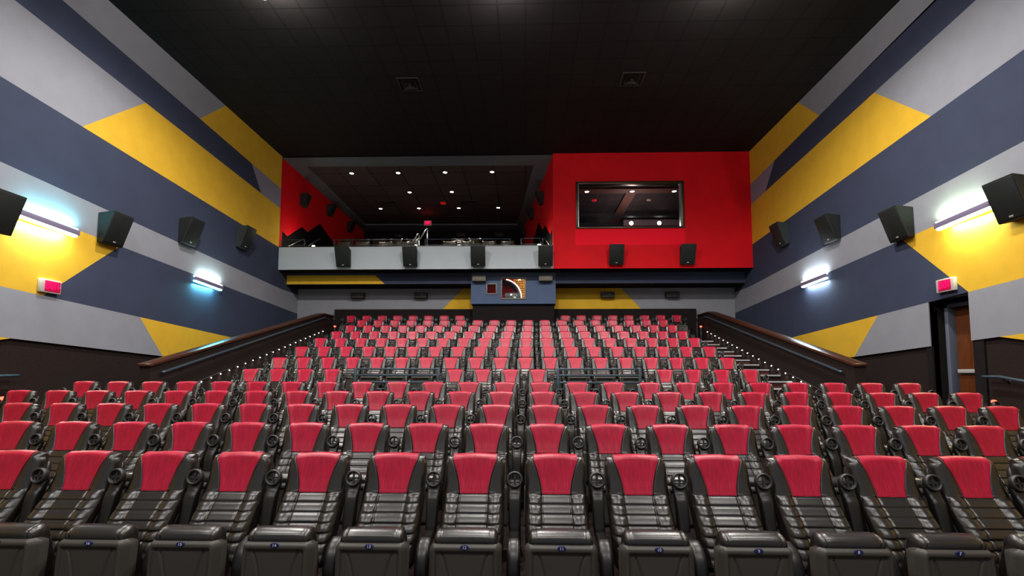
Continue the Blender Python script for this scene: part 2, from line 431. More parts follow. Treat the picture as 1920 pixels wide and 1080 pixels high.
# red wall with the large window
WX0, WX1, WZ0, WZ1 = 1.80, 5.59, 6.80, 8.48
mb = MB(); xs = [XD, WX0 - .04, WX0, WX1, WX1 + .02, XR]; zs = [5.365, 6.2, WZ0, WZ1, ZC]
for i in range(5):
    for j in range(4):
        cx, cz = (xs[i] + xs[i + 1]) / 2, (zs[j] + zs[j + 1]) / 2
        if WX0 < cx < WX1 and WZ0 < cz < WZ1: continue
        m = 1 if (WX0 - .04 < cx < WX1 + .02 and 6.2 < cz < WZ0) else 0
        mb.quad((xs[i], YF, zs[j]), (xs[i + 1], YF, zs[j]), (xs[i + 1], YF, zs[j + 1]), (xs[i], YF, zs[j + 1]), m)
a, b, c, d = WX0, WX1, WZ0, WZ1
for q in (((a, c), (a, d)), ((b, c), (b, d)), ((a, c), (b, c)), ((a, d), (b, d))):
    (p0, q0), (p1, q1) = q
    mb.quad((p0, YF, q0), (p1, YF, q1), (p1, YF + .2, q1), (p0, YF + .2, q0), 0)
struct(mb, 'wall_red', [RED, RED2])
# balcony room
KR = 0.127
xr = lambda y: XD - KR * (y - YF)
YE = 25.65
mb = MB(); mb.quad((XL, YF, 5.4), (XL, YE, 5.4), (XL, YE, 9.5), (XL, YF, 9.5)); struct(mb, 'wall_balcony_left', RED)
mb = MB(); mb.quad((XD, YF + .001, 5.4), (xr(YE), YE, 5.4), (xr(YE), YE, 9.5), (XD, YF + .001, 9.5)); struct(mb, 'wall_balcony_right', RED)
mb = MB(); mb.quad((XL, YE, 5.4), (xr(YE), YE, 5.4), (xr(YE), YE, 9.56), (XL, YE, 9.56)); struct(mb, 'wall_balcony_back', BLACKW)
mb = MB()
ci = [(-8.30, 17.5), (.32, 17.6), (-.43, 24.75), (-8.45, 24.6)]; cox = [(XL, YF), (XD, YF), (xr(YE), YE), (XL, YE)]
for i in range(4):
    j = (i + 1) % 4
    mb.quad((*cox[i], 9.5), (*cox[j], 9.5), (*ci[j], 9.5), (*ci[i], 9.5), 0)
    mb.quad((*ci[i], 9.5), (*ci[j], 9.5), (*ci[j], 9.56), (*ci[i], 9.56), 0)
mb.add([(*p, 9.56) for p in ci], [(0, 1, 2, 3)], 1)
struct(mb, 'ceiling_balcony', [DARKGRAY, BCEIL])
mb = MB()
mb.prism([(YF + .14, 5.38), (YF + .14, 5.62), (18.6, 5.62), (18.6, 6.055), (20.1, 6.055), (20.1, 6.695), (21.8, 6.695), (21.8, 7.0), (YE, 7.0), (YE, 5.38)], 0, XL, 0.9)
struct(mb, 'floor_balcony', CARPET)
# room behind the red wall window
mb = MB()
mb.quad((1.0, 17.0, 9.0), (7.8, 17.0, 9.0), (7.8, 22.9, 9.0), (1.0, 22.9, 9.0), 0)
mb.quad((1.0, 22.9, 5.5), (7.8, 22.9, 5.5), (7.8, 22.9, 9.0), (1.0, 22.9, 9.0), 1)
mb.quad((1.0, 17.0, 5.5), (1.0, 22.9, 5.5), (1.0, 22.9, 9.0), (1.0, 17.0, 9.0), 1)
mb.quad((7.8, 17.0, 5.5), (7.8, 22.9, 5.5), (7.8, 22.9, 9.0), (7.8, 17.0, 9.0), 1)
mb.quad((1.0, 17.0, 5.5), (7.8, 17.0, 5.5), (7.8, 22.9, 5.5), (1.0, 22.9, 5.5), 1)
BROWN = mat('brown_beam_paint', lin((104, 66, 60)), 0.6)
RCEIL = tilemat('window_room_ceiling', (0.035, 0.026, 0.03), (0.09, 0.06, 0.055), .6, .01)
DBLUE = mat('window_room_wall', lin((40, 42, 56)), 0.7)
LIGHTP = mat('pale_soffit', lin((150, 132, 146)), 0.6)
mb.box(1.0, 7.8, 18.55, 19.0, 8.93, 8.999, 2)
mb.box(4.05, 4.45, 19.0, 22.9, 8.93, 8.999, 2)
mb.box(1.0, 7.8, 21.6, 21.85, 8.88, 8.999, 1)
mb.box(4.6, 7.8, 22.2, 22.85, 8.62, 8.9, 3)
struct(mb, 'ceiling_window_room', [RCEIL, DBLUE, BROWN, LIGHTP])
w1 = thing('window_1', 'wide dark window with bronze frame in the red wall', 'window', ((WX0 + WX1) / 2, YF, WZ0)); w1['kind'] = 'structure'
hx, hz = (WX1 - WX0) / 2, WZ1 - WZ0
mb = MB(); t = .07
mb.box(-hx - .01, -hx + t, -.05, .16, -.01, hz + .01, bev=.008); mb.box(hx - t, hx + .01, -.05, .16, -.01, hz + .01, bev=.008)
mb.box(-hx + t, hx - t, -.05, .16, -.01, t * .7, bev=.008); mb.box(-hx + t, hx - t, -.05, .16, hz - t * 1.3, hz + .01, bev=.008)
mb.build('window_frame', BROWNF, w1)
mb = MB(); mb.box(hx - t - .05, hx - t, -.02, .14, t * .7, hz - t * 1.3); mb.build('right_jamb_trim', CHROME, w1)
mb = MB(); mb.box(-hx + t, -hx + t + .022, -.02, .14, t * .7, hz - t * 1.3); mb.build('left_jamb_trim', CHROME, w1)
mb = MB(); mb.box(-hx + t, hx - t, .08, .09, .03, hz - .05); mb.build('pane', GLASS, w1)

# ------------------------------------------------------------------ light fixtures and lights
WHITE_E = emis('downlight_glow', (1, .93, .82), 14)
RIM = mat('downlight_trim', lin((120, 116, 110)), 0.4)
def lamp(kind, name, loc, energy, col=(1, 1, 1), rot=(0, 0, 0), size=.1, **kw):
    l = bpy.data.lights.new(name, kind); l.energy = energy; l.color = col
    if kind == 'AREA':
        l.shape = 'RECTANGLE'; l.size = size; l.size_y = kw.get('size_y', size)
        if 'spread' in kw: l.spread = kw['spread']
    else:
        l.shadow_soft_size = size
    if kind == 'SPOT':
        l.spot_size = kw.get('angle', 2.6); l.spot_blend = kw.get('blend', .6)
    o = bpy.data.objects.new(name, l); COL.objects.link(o); o.location = loc; o.rotation_euler = rot
    return o
def downlight(loc, label, group, r=.085, m=WHITE_E):
    t = thing('downlight', label, 'light', loc, group=group)
    mb = MB(); mb.lathe([(r, 0), (r * 1.25, -.002), (r * 1.25, -.012), (r, -.014), (r * .92, -.004), (r * .9, 0)], n=20); mb.build('trim_ring', RIM, t)
    mb = MB(); mb.lathe([(r * .9, 0), (r * .88, -.006), (r * .4, -.012), (.004, -.013)], n=20); mb.build('lens', m, t)
    return t
rows = [(18.27, [-6.87, -5.02, -3.16, -1.31], 'front'), (20.28, [-5.05, -3.20], 'middle'), (22.29, [-6.94, -5.09, -3.18, -1.30], 'rear')]
ordn = ['first', 'second', 'third', 'fourth', 'fifth', 'sixth', 'seventh', 'eighth', 'ninth', 'tenth', 'eleventh', 'twelfth', 'thirteenth', 'fourteenth', 'fifteenth',
        'sixteenth', 'seventeenth', 'eighteenth', 'nineteenth', 'twentieth', 'twenty-first', 'twenty-second', 'twenty-third', 'twenty-fourth']
for y, xs_, nm in rows:
    for i, x in enumerate(xs_):
        downlight((x, y, 9.558), f'small round white downlight in the balcony ceiling, {ordn[i]} from left in {nm} line', 'balcony ceiling downlights')
        lamp('SPOT', 'balcony_spot', (x, y, 9.5), 150, (1, .9, .78), size=.06, angle=1.6, blend=.8)
for i, (x, y) in enumerate([(2.45, 18.78), (4.25, 18.8), (5.92, 18.82)]):
    downlight((x, y, 8.93), f'round downlight in the room behind the window, {ordn[i]} from left of upper three', 'downlights behind the window', r=.09)
lamp('POINT', 'window_room_light', (4.4, 19.6, 7.6), 60, (1, .8, .72), size=.15)
for i, (x, z) in enumerate([(4.95, 8.72), (6.25, 8.72)]):
    t = thing('wall_spot', f'bright white spot lamp on the pale soffit behind the window, {["left", "right"][i]} one', 'light', (x, 22.19, z), group='soffit spots behind the window')
    mb = MB(); mb.lathe([(.09, 0), (.09, -.02), (.07, -.03), (.01, -.035)], n=16, axis=1); mb.build('lens', WHITE_E, t)
    mb = MB(); mb.lathe([(.115, .004), (.115, -.012), (.09, -.012), (.09, .004)], n=16, axis=1); mb.build('trim_ring', RIM, t)
lamp('POINT', 'booth_light', (.45, 17.75, 5.2), 22, (1, .72, .42), size=.08)

# main house lights: canister fixtures under the ceiling
k = 0
CANM = mat('canister_black', lin((24, 22, 22)), .5)
HOUSE_E = emis('house_light_glow', (1, .95, .88), 20)
for y in (8.8, 3.6, -1.6):
    for i, x in enumerate((-5.2, -0.45, 4.1)):
        pos = ['left', 'middle', 'right'][i]; rn = {8.8: 'rear', 3.6: 'central', -1.6: 'front'}[y]
        t = thing('pendant_light', f'black canister pendant light hanging from the ceiling, {pos} one of the {rn} line', 'light', (x, y, ZC + .004), group='ceiling pendant lights')
        mb = MB(); mb.lathe([(.02, 0), (.06, 0), (.06, -.02), (.018, -.03), (.018, -.26), (.10, -.28), (.13, -.30), (.13, -.50), (.11, -.50), (.10, -.34), (.01, -.335)], n=20); mb.build('canister', CANM, t)
        mb = MB(); mb.lathe([(.10, -.42), (.09, -.445), (.05, -.46), (.004, -.465)], n=20); mb.build('lens', HOUSE_E, t)
        o = lamp('SPOT', 'house_spot', (x, y, ZC - .54), {8.8: 1250, 3.6: 760, -1.6: 700}[y], (1, .95, .90), size=.16, angle=math.radians(172), blend=.55)
        lamp('POINT', 'house_glow', (x, y + .3, ZC - .42), 150 if y > 8 else 30, (1, .95, .9), size=.1)

# ------------------------------------------------------------------ wall sconces
def sconce(X, y0_, y1_, z0_, z1_, side, label, cu, cd, eu, ed):
    """linear up/down light; side +1 = on the left wall (faces +x)"""
    L = y1_ - y0_; ang = math.atan2(z1_ - z0_, L)
    t = thing('wall_sconce', label, 'light', (X, (y0_ + y1_) / 2, (z0_ + z1_) / 2), (ang, 0, 0), 'linear wall sconces')
    h = L / 2
    mb = MB(); mb.box(min(side * .07, side * .12), max(side * .07, side * .12), -h, h, -.05, .05, bev=.006); mb.build('housing', HOUS, t)
    mb = MB(); mb.box(min(side * .001, side * .07), max(side * .001, side * .07), -h + .06, h - .06, -.03, .03); mb.build('backplate', HOUS, t)
    mb = MB(); mb.box(min(side * .02, side * .10), max(side * .02, side * .10), -h + .015, h - .015, .04, .088, bev=.018); mb.build('upper_lamp', emis('lamp_up', cu, 9), t)
    mb = MB(); mb.box(min(side * .02, side * .10), max(side * .02, side * .10), -h + .015, h - .015, -.092, -.04, bev=.018); mb.build('lower_lamp', emis('lamp_down', cd, 9), t)
    for zs_, c, e in ((1, cu, eu), (-1, cd, ed)):
        o = lamp('AREA', 'sconce_wash', (X + side * .055, (y0_ + y1_) / 2, (z0_ + z1_) / 2 + zs_ * .105), 1.0, c, size=.06, size_y=L - .06)
        o.rotation_euler = (math.pi if zs_ > 0 else 0, 0, 0)
        o.data.energy = e * 1.1
sconce(XL, 7.88, 9.02, 4.42, 4.37, 1, 'long wall light glowing cyan and yellow above the yellow panel, left wall', (.25, .9, 1.0), (.80, 1.0, .92), 34, 75)
sconce(XL, 12.37, 13.53, 4.17, 4.11, 1, 'long wall light glowing teal and white, near the stair parapet on the left wall', (.75, 1.0, .92), (.22, .88, 1.0), 30, 42)
sconce(XR, 8.15, 9.25, 4.52, 4.46, -1, 'long wall light glowing yellow above the exit sign and door, right wall', (.80, 1.0, .66), (.92, 1.0, .70), 34, 65)
sconce(XR, 12.62, 13.76, 4.23, 4.19, -1, 'long wall light glowing cool white, near the stair parapet on the right wall', (.85, .97, 1.0), (.72, .92, 1.0), 30, 38)

# ------------------------------------------------------------------ speakers
def make_speaker():
    t = thing('wall_speaker', 'x', 'speaker')
    # wedge cabinet: local wall plane y=0, protrudes to -y
    w, h, dt, db = .225, .31, .36, .14
    b = bmesh.new()
    wf = w * .86
    V = [(-w * .8, 0, -h * .92), (w * .8, 0, -h * .92), (w * .8, 0, h * .92), (-w * .8, 0, h * .92), (-w, -db, -h), (w, -db, -h), (w, -dt, h), (-w, -dt, h)]
    vs = [b.verts.new(v) for v in V]
    for f in ((0, 1, 2, 3), (4, 5, 6, 7), (0, 1, 5, 4), (3, 2, 6, 7), (0, 3, 7, 4), (1, 2, 6, 5)): b.faces.new([vs[i] for i in f])
    bmesh.ops.recalc_face_normals(b, faces=b.faces[:])
    bmesh.ops.bevel(b, geom=b.edges[:], offset=.012, segments=2, profile=.5, affect='EDGES')
    mb = MB(); mb.bm(b, 0, False); mb.build('cabinet', SPK, t)
    # grille on the sloping face
    n = Vector((0, -(2 * h), -(dt - db))).normalized(); c = Vector((0, -(dt + db) / 2, 0)); uz = Vector((0, -(dt - db), 2 * h)).normalized()
    mb = MB(); mb.obox(c + n * .006, (1, 0, 0), -n, uz, w * .93, .008, h * .96, bev=.006); mb.build('grille', SPKF, t)
    mb = MB(); mb.obox(c + n * .017 - uz * h * .84, (1, 0, 0), -n, uz, .028, .004, .014, bev=.003); mb.build('badge', BADGE, t)
    mb = MB(); mb.box(-.05, .05, -.02, .03, -.1, .1, bev=.004); mb.build('mounting_bracket', BLACKP, t)
    return t
spk = make_speaker(); first = [True]
def put_speaker(loc, rz, label, group, scale=None):
    if first[0]:
        first[0] = False; spk.location = loc; spk.rotation_euler = (0, 0, rz); tag(spk, label, None, group)
        if scale: spk.scale = scale
        return spk
    return copy_tree(spk, loc, (0, 0, rz), label, group, scale)
for (y, z), lb in zip([(7.5, 4.27), (9.72, 4.66), (12.0, 5.30), (14.4, 5.84)],
                      ['black wedge speaker cut off by the photo edge, beside the cyan wall light', 'black wedge speaker with teal-lit side, above the corner of the yellow panel, left wall',
                       'black wedge speaker above the far wall light on the left navy stripe', 'black wedge speaker on the left navy stripe, closest to the balcony']):
    put_speaker((XL + .001, y, z), math.pi / 2, lb, 'wedge speakers on the left wall', (1.15, 1.08, 1.08))
for (y, z), lb in zip([(7.72, 4.42), (10.05, 4.76), (12.3, 5.36), (14.6, 5.90)],
                      ['large black wedge speaker beside the yellow wall light, at the right photo edge', 'black wedge speaker with green-lit side above the yellow panel corner, right wall',
                       'black wedge speaker above the far wall light on the right navy stripe', 'black wedge speaker on the right navy stripe, closest to the red wall']):
    put_speaker((XR - .001, y, z), -math.pi / 2, lb, 'wedge speakers on the right wall', (1.15, 1.08, 1.08))
for x, lb in zip([-6.45, -4.06, -1.66, .70], ['first', 'second', 'third', 'fourth']):
    put_speaker((x, YF - .001, 5.755), 0, f'black wedge speaker on the gray balcony front, {lb} from the left', 'wedge speakers on the balcony front')
for x, lb in zip([3.16, 5.62], ['left one, under the window corner', 'right one']):
    put_speaker((x, YF - .001, 5.79), 0, f'black wedge speaker low on the red wall, {lb}', 'wedge speakers on the red wall')
for i, (y, z) in enumerate([(18.35, 8.5), (20.85, 8.98), (23.3, 9.0)]):
    put_speaker((XL + .001, y, z), math.pi / 2, f'dark speaker on the red balcony side wall, left side, {ordn[i]} from the front', 'speakers on the balcony side walls', (.9, .9, .8))
ra = -math.pi / 2 + math.atan(KR)
for i, (y, z) in enumerate([(18.9, 8.72), (21.6, 9.0), (24.6, 9.0)]):
    put_speaker((xr(y) - .001, y, z), ra, f'dark speaker on the red balcony side wall, right side, {ordn[i]} from the front', 'speakers on the balcony side walls', (.9, .9, .8))
def make_box_speaker(m, me2):
    t = thing('box_speaker', 'x', 'speaker')
    mb = MB(); mb.box(-.25, .25, -.22, 0, -.11, .11, bev=.012); mb.build('cabinet', m, t)
    mb = MB(); mb.box(-.24, .24, -.232, -.215, -.10, .10, bev=.006); mb.build('grille', me2, t)
    mb = MB(); mb.lathe([(.0, 0), (.018, 0), (.018, -.006), (0, -.008)], (.06, -.232, .0), 10, 0, 1); mb.build('badge', BADGE, t)
    return t
SPKT = mat('speaker_taupe_grille', lin((110, 102, 94)), 0.7, bump=(300, .15)); SPKD = mat('speaker_dark_brown', lin((44, 38, 36)), .7)
bs = make_box_speaker(SPKB, SPKT); bs.location = (-1.69, 17.392, 5.12); tag(bs, 'taupe box speaker beside the small port window on the blue booth', None, 'taupe box speakers on the booth')
copy_tree(bs, (.73, 17.392, 5.12), label='taupe box speaker to the right of the large booth window')
bd = make_box_speaker(SPKD, SPKD); bd.location = (-6.47, YB + .001, 4.66); tag(bd, 'dark box speaker on the gray back wall, leftmost of four under the balcony', None, 'dark box speakers on the back wall')
for x, lb in ((-4.03, 'dark box speaker on the gray back wall, second from left under the balcony'), (3.12, 'dark box speaker on the yellow stripe of the back wall'), (5.56, 'dark box speaker on the gray back wall, rightmost of four under the bulkhead')):
    copy_tree(bd, (x, YB + .001, 4.66), label=lb)
for i, x in enumerate((-6.9, -3.5, -1.4)):
    copy_tree(bd, (x, YE + .001, 9.17 if i == 0 else 9.2), label=f'dark box speaker high on the black balcony rear wall, {ordn[i]} from left', group='box speakers on the balcony rear wall')

# ------------------------------------------------------------------ exit signs
REDE = emis('exit_red', (1, .005, .10), 2.6); REDB = mat('exit_red_face', (.4, .0, .05), .4, emit=(1, .0, .08), estr=.22)
def exit_sign(loc, rz, label, arrow=False, hang=False):
    t = thing('exit_sign', label, 'sign', loc, (0, 0, rz))
    mb = MB(); mb.box(-.19, .19, -.075, 0, -.125, .125, bev=.01); mb.build('housing', EXH, t)
    mb = MB(); mb.box(-.135 if not arrow else -.125, .135 if not arrow else .17, -.082, -.07, -.10, .10, bev=.004); mb.build('face', REDB, t)
    V, F = text_geo('EXIT', .155, .002)
    sx = 1.0 if not arrow else .86; dx = 0.0 if not arrow else -.02
    mb = MB(); mb.add([(v[0] * .92 * sx * .86 + dx, -.086 - v[2], v[1] * 1.15) for v in V], F); mb.build('lettering', REDE, t)
    if arrow:
        mb = MB(); mb.prism([(.115, -.045), (.16, 0), (.115, .045)], 1, -.088, -.083); mb.build('arrow', REDE, t)
    if hang:
        mb = MB(); mb.tube([(0, -.03, .12), (0, -.03, .36)], .012, 8); mb.build('hanging_rod', BLACKP, t)
    return t
exit_sign((XL + .002, 8.57, 3.23), math.pi / 2, 'red lit EXIT sign with arrow on the yellow left wall panel', True)
exit_sign((XR - .002, 9.14, 3.305), -math.pi / 2, 'red lit EXIT sign above the recessed wooden door')
exit_sign((-4.83, 23.2, 9.10), 0, 'small red lit exit sign hanging from the balcony ceiling', hang=True)
lamp('POINT', 'exit_glow', (-4.83, 23.0, 9.25), 1.2, (1, .02, .05), size=.05)

# ------------------------------------------------------------------ ceiling vents
def vent(loc, w, d, label, n=3):
    t = thing('ceiling_vent', label, 'vent', loc)
    mb = MB(); f = .03
    mb.box(-w, w, -d, -d + f, -.02, 0); mb.box(-w, w, d - f, d, -.02, 0); mb.box(-w, -w + f, -d + f, d - f, -.02, 0); mb.box(w - f, w, -d + f, d - f, -.02, 0)
    mb.build('frame', VENT, t)
    for i in range(n):
        s = (i + .6) / (n + .6); a, b = w * s * .86, d * s * .86
        mb = MB(); lo = [[(-a, -b, -.03), (a, -b, -.03), (a, b, -.03), (-a, b, -.03)], [(-a * .86, -b * .86, -.005), (a * .86, -b * .86, -.005), (a * .86, b * .86, -.005), (-a * .86, b * .86, -.005)]]
        mb.loft(lo, caps=(i == 0), sm=False); mb.build('louver', VENT, t)
vent((-3.17, 12.53, ZC), .30, .30, 'square black air diffuser in the black ceiling, above the balcony side')
vent((2.86, 12.45, ZC), .30, .30, 'square black air diffuser in the black ceiling, in front of the red wall')
vent((-6.26, 21.57, 9.56), .40, .28, 'dark air vent in the balcony ceiling, nearer the left red wall')
vent((-2.54, 21.58, 9.56), .40, .28, 'dark air vent in the balcony ceiling, nearer the right red wall')
vent((-3.51, 23.68, 9.56), .62, .20, 'wide gray return grille at the rear of the balcony ceiling')
t = thing('smoke_detector', 'round red-lit detector on the balcony ceiling above the exit sign', 'detector', (-3.81, 21.62, 9.56))
mb = MB(); mb.lathe([(.14, 0), (.14, -.02), (.09, -.05), (.01, -.055)], n=20); mb.build('dome', mat('red_detector', lin((150, 20, 20)), .4, emit=(1, .02, .02), estr=.25), t)
for x, y, lb in ((2.9, 19.9, 'round red detector on the ceiling behind the red wall window'), (5.2, 19.9, 'round pale detector on the ceiling behind the red wall window')):
    t = thing('smoke_detector', lb, 'detector', (x, y, 9.0))
    mb = MB(); mb.lathe([(.11, 0), (.11, -.02), (.08, -.045), (.01, -.05)], n=18); mb.build('dome', mat('det', lin((190, 20, 40)), .4, emit=(1, .02, .05), estr=.3) if x < 4 else mat('det_pale', lin((170, 150, 140)), .4), t)

# ------------------------------------------------------------------ mountain silhouettes on the balcony side walls
MP = [(16.95, 6.2), (16.95, 6.82), (17.30, 6.74), (18.42, 7.45), (18.92, 7.40), (20.05, 8.10), (22.3, 7.5), (23.6, 6.95), (23.6, 6.2)]
def mountains(on, label):
    t = thing('mountain_mural', label, 'mural', (0, 0, 0))
    mb = MB(); mb.add([on(y, z, .015) for y, z in MP] + [on(y, z, .0) for y, z in MP], [tuple(range(9))] + [(i, (i + 1) % 9, 9 + (i + 1) % 9, 9 + i) for i in range(9)])
    mb.build('silhouette', MURAL, t)
    for pl in ([(17.35, 6.38), (18.5, 6.98), (18.85, 6.82)], [(18.95, 6.82), (20.1, 7.50), (20.4, 7.42)]):
        mb = MB(); mb.tube([on(y, z, .03) for y, z in pl], .022, 8); mb.build('accent_strip', CHROME, t)
mountains(lambda y, z, d: (XL + d, y, z), 'black mountain silhouette panel on the left red balcony wall')
mountains(lambda y, z, d: (xr(y) - d, y, z), 'black mountain silhouette panel on the right red balcony wall')

# ------------------------------------------------------------------ balcony recliners
RL = mat('recliner_leather', lin((60, 54, 44)), 0.16, spec=1.0, noise=(9, .2), bump=(16, 1.0), coat=1.0)
def make_recliner():
    t = thing('recliner', 'x', 'recliner')
    mb = MB(); mb.box(-.30, .30, -.42, .25, .14, .46, bev=.05, seg=3); mb.build('seat', RL, t)
    mb = MB(); mb.obox((0, .30, .72), (1, 0, 0), (0, .95, -.3), (0, .3, .95), .30, .09, .36, bev=.06, seg=3); mb.build('backrest', RL, t)
    b = bmesh.new(); bmesh.ops.create_cube(b, size=1.0); bmesh.ops.subdivide_edges(b, edges=b.edges[:], cuts=6, use_grid_fill=True)
    rr = random.Random(3)
    for v in b.verts:
        x, y, z = v.co * 2
        f = 1 - .25 * (abs(x) ** 3)
        v.co = (x * .29, y * .10 * f + rr.uniform(-.008, .008), z * .13 * (1 - .12 * math.cos(x * 3)) + rr.uniform(-.006, .006))
        v.co = (v.co.x, .36 + v.co.y + .25 * v.co.z, 1.02 + v.co.z)
    mb = MB(); mb.bm(b, 0, True); mb.build('head_pillow', RL, t)
    for s in (-1, 1):
        mb = MB(); mb.box(s * .342 - .038, s * .342 + .038, -.46, .34, 0, .62, bev=.03, seg=3); mb.build('armrest', RL, t)
    mb = MB(); mb.box(-.29, .29, -.38, .3, 0, .14); mb.build('base', BLACKP, t)
    return t
rc = None
for row, (y, z, xs_) in enumerate([(19.4, 6.06, [-7.68, -6.88, -5.92, -5.14, -3.17, -2.39, -1.53, -.75]), (21.2, 6.70, [-8.25, -7.48, -6.71, -5.94, -5.17, -3.10, -2.34])]):
    for i, x in enumerate(xs_):
        lb = f'shiny dark leather recliner in the balcony, {ordn[i]} from left in its {["front", "rear"][row]} row'
        if rc is None:
            rc = make_recliner(); rc.location = (x, y, z); tag(rc, lb, None, 'balcony recliners')
        else:
            copy_tree(rc, (x, y, z), label=lb)
# balcony handrails and guard rails
for (x, z1, lb) in ((-4.66, 7.76, 'silver stair handrail in the balcony, shorter left one'), (-4.29, 7.99, 'silver stair handrail in the balcony, taller right one')):
    t = thing('stair_handrail', lb, 'handrail', (x, 20.45, 6.62))
    h = z1 - 6.62
    mb = MB(); mb.tube([(-.30, -.25, h - .62), (-.03, -.02, h - .02), (0, 0, h), (.0, .02, h - .04)], .03, 10); mb.build('rail', CHROME, t)
    mb = MB(); mb.tube([(0, .02, h - .03), (0, .02, 0)], .028, 10); mb.build('post', CHROME, t)
    mb = MB(); mb.tube([(-.30, -.25, h - .62), (-.30, -.25, 0)], .026, 10); mb.build('post', CHROME, t)
def guard(xa, xb, ht, label):
    t = thing('guard_rail', label, 'rail', ((xa + xb) / 2, YF + .08, 6.215)); w = (xb - xa) / 2
    mb = MB(); mb.tube([(-w, 0, ht), (w, 0, ht)], .012, 8); mb.build('top_rail', RAIL, t)
    mb = MB(); mb.tube([(-w, 0, .06), (w, 0, .06)], .01, 8); mb.build('lower_rail', RAIL, t)
    for s in (-w, w):
        mb = MB(); mb.tube([(s, 0, 0), (s, 0, ht)], .016, 8); mb.build('post', RAIL, t)
guard(-8.82, -7.98, .26, 'thin steel guard rail on the balcony front, far left by the mountains')
guard(-.16, .62, .26, 'thin steel guard rail on the balcony front, right end by the mountains')
guard(-6.9, -4.0, .25, 'long thin steel guard rail in front of the left balcony recliners')
guard(-3.6, -.55, .25, 'long thin steel guard rail in front of the right balcony recliners')
GLOBE = emis('globe_glow', (1, .9, .68), 60)
for (x, y, z, lb) in ((-8.0, 17.6, 6.42, 'bright small globe lamp by the left balcony mountains, upper one'), (-7.72, 17.4, 6.30, 'bright small globe lamp by the left balcony mountains, lower one'), (.50, 17.5, 6.40, 'bright small globe lamp by the right balcony mountains')):
    t = thing('globe_lamp', lb, 'light', (x, y, 5.62))
    mb = MB(); mb.tube([(0, 0, 0), (0, 0, z - 5.62 - .03)], .014, 8); mb.build('stem', CHROME, t)
    b = bmesh.new(); bmesh.ops.create_uvsphere(b, u_segments=16, v_segments=10, radius=.065)
    for v in b.verts: v.co.z += z - 5.62
    mb = MB(); mb.bm(b, 0, True); mb.build('globe', GLOBE, t)
lamp('POINT', 'mountain_light_left', (-8.3, 17.6, 6.75), 7, (1, .85, .7), size=.06)
lamp('POINT', 'mountain_light_right', (.35, 17.5, 6.75), 4, (1, .85, .7), size=.06)

# ------------------------------------------------------------------ stair parapets with handrails and step lights
STEPL = emis('step_lamp_glow', (1, .96, .86), 12)
def parapet(side, X, y0_, z0_, y1_, z1_, label):
    """X = inner face; side -1: left block (wall body further out at -x)"""
    t = thing('stair_parapet', label, 'parapet', (X, y0_, 0)); o = side * .22
    yt = 18.07 - y0_; y1r = y1_ - y0_
    mb = MB(); mb.prism([(0, .2), (0, z0_), (y1r, z1_), (yt, z1_ + .02), (yt, 1.5)], 0, min(0, o), max(0, o)); mb.build('wall_body', WAIN, t)
    a, b = min(-side * .035, o + side * .03), max(-side * .035, o + side * .03)
    mb = MB(); mb.prism([(-.03, z0_ - .005), (-.03, z0_ + .055), (y1r, z1_ + .065), (yt, z1_ + .08), (yt, z1_ + .02), (y1r, z1_ + .005)], 0, a, b, bev=.01); mb.build('wood_cap', WOOD, t)
    return t
PL = parapet(-1, -7.35, 9.22, 1.76, 17.2, 3.79, 'sloping black stair parapet with wooden cap beside the left aisle stairs')
PR = parapet(1, 6.45, 9.62, 1.79, 17.0, 3.80, 'sloping black stair parapet with wooden cap beside the right aisle stairs')
def handrail(pts_, r, label, brackets, wall_dx, m=RAIL):
    t = thing('handrail', label, 'handrail', pts_[0])
    o = Vector(pts_[0]); P = [Vector(p) - o for p in pts_]
    mb = MB(); mb.tube(P, r, 12); mb.build('rail', m, t)
    for b_ in brackets:
        b_ = Vector(b_) - o
        mb = MB(); mb.tube([b_, b_ + Vector((wall_dx * .5, 0, -.07)), b_ + Vector((wall_dx, 0, -.08))], .010, 8)
        mb.lathe([(.01, 0), (.035, 0), (.035, .012), (.01, .014)], tuple(b_ + Vector((wall_dx * 1.0, 0, -.08))), 12, 0, 0); mb.build('bracket', BLACKP, t)
def along(p, q, n):
    return [tuple(p[i] + (q[i] - p[i]) * (k + .5) / n for i in range(3)) for k in range(n)]
a, b = (-7.27, 9.5, 1.665), (-7.27, 17.1, 3.68); handrail([(-7.27, 9.42, 1.645), a, b, (-7.27, 17.3, 3.66)], .026, 'blue-gray steel handrail on the left stair parapet', along(a, b, 7), -.078)
a, b = (6.37, 9.95, 1.70), (6.37, 17.0, 3.67); handrail([(6.37, 9.87, 1.68), a, b, (6.37, 17.4, 3.69)], .026, 'blue-gray steel handrail on the right stair parapet', along(a, b, 7), .078)
handrail([(XL + .08, 5.2, 1.10), (XL + .08, 7.55, 1.50), (XL + .08, 7.8, 1.575), (XL + .08, 8.1, 1.58)], .026, 'short teal-gray handrail end on the left wall', [(XL + .08, 7.8, 1.575), (XL + .08, 6.0, 1.23)], -.138)
handrail([(XR - .08, 5.2, 1.06), (XR - .08, 7.9, 1.535), (XR - .08, 8.2, 1.59), (XR - .08, 8.5, 1.59)], .026, 'short teal-gray handrail end on the right wall beside the door', [(XR - .08, 8.2, 1.59), (XR - .08, 6.0, 1.20)], .138)
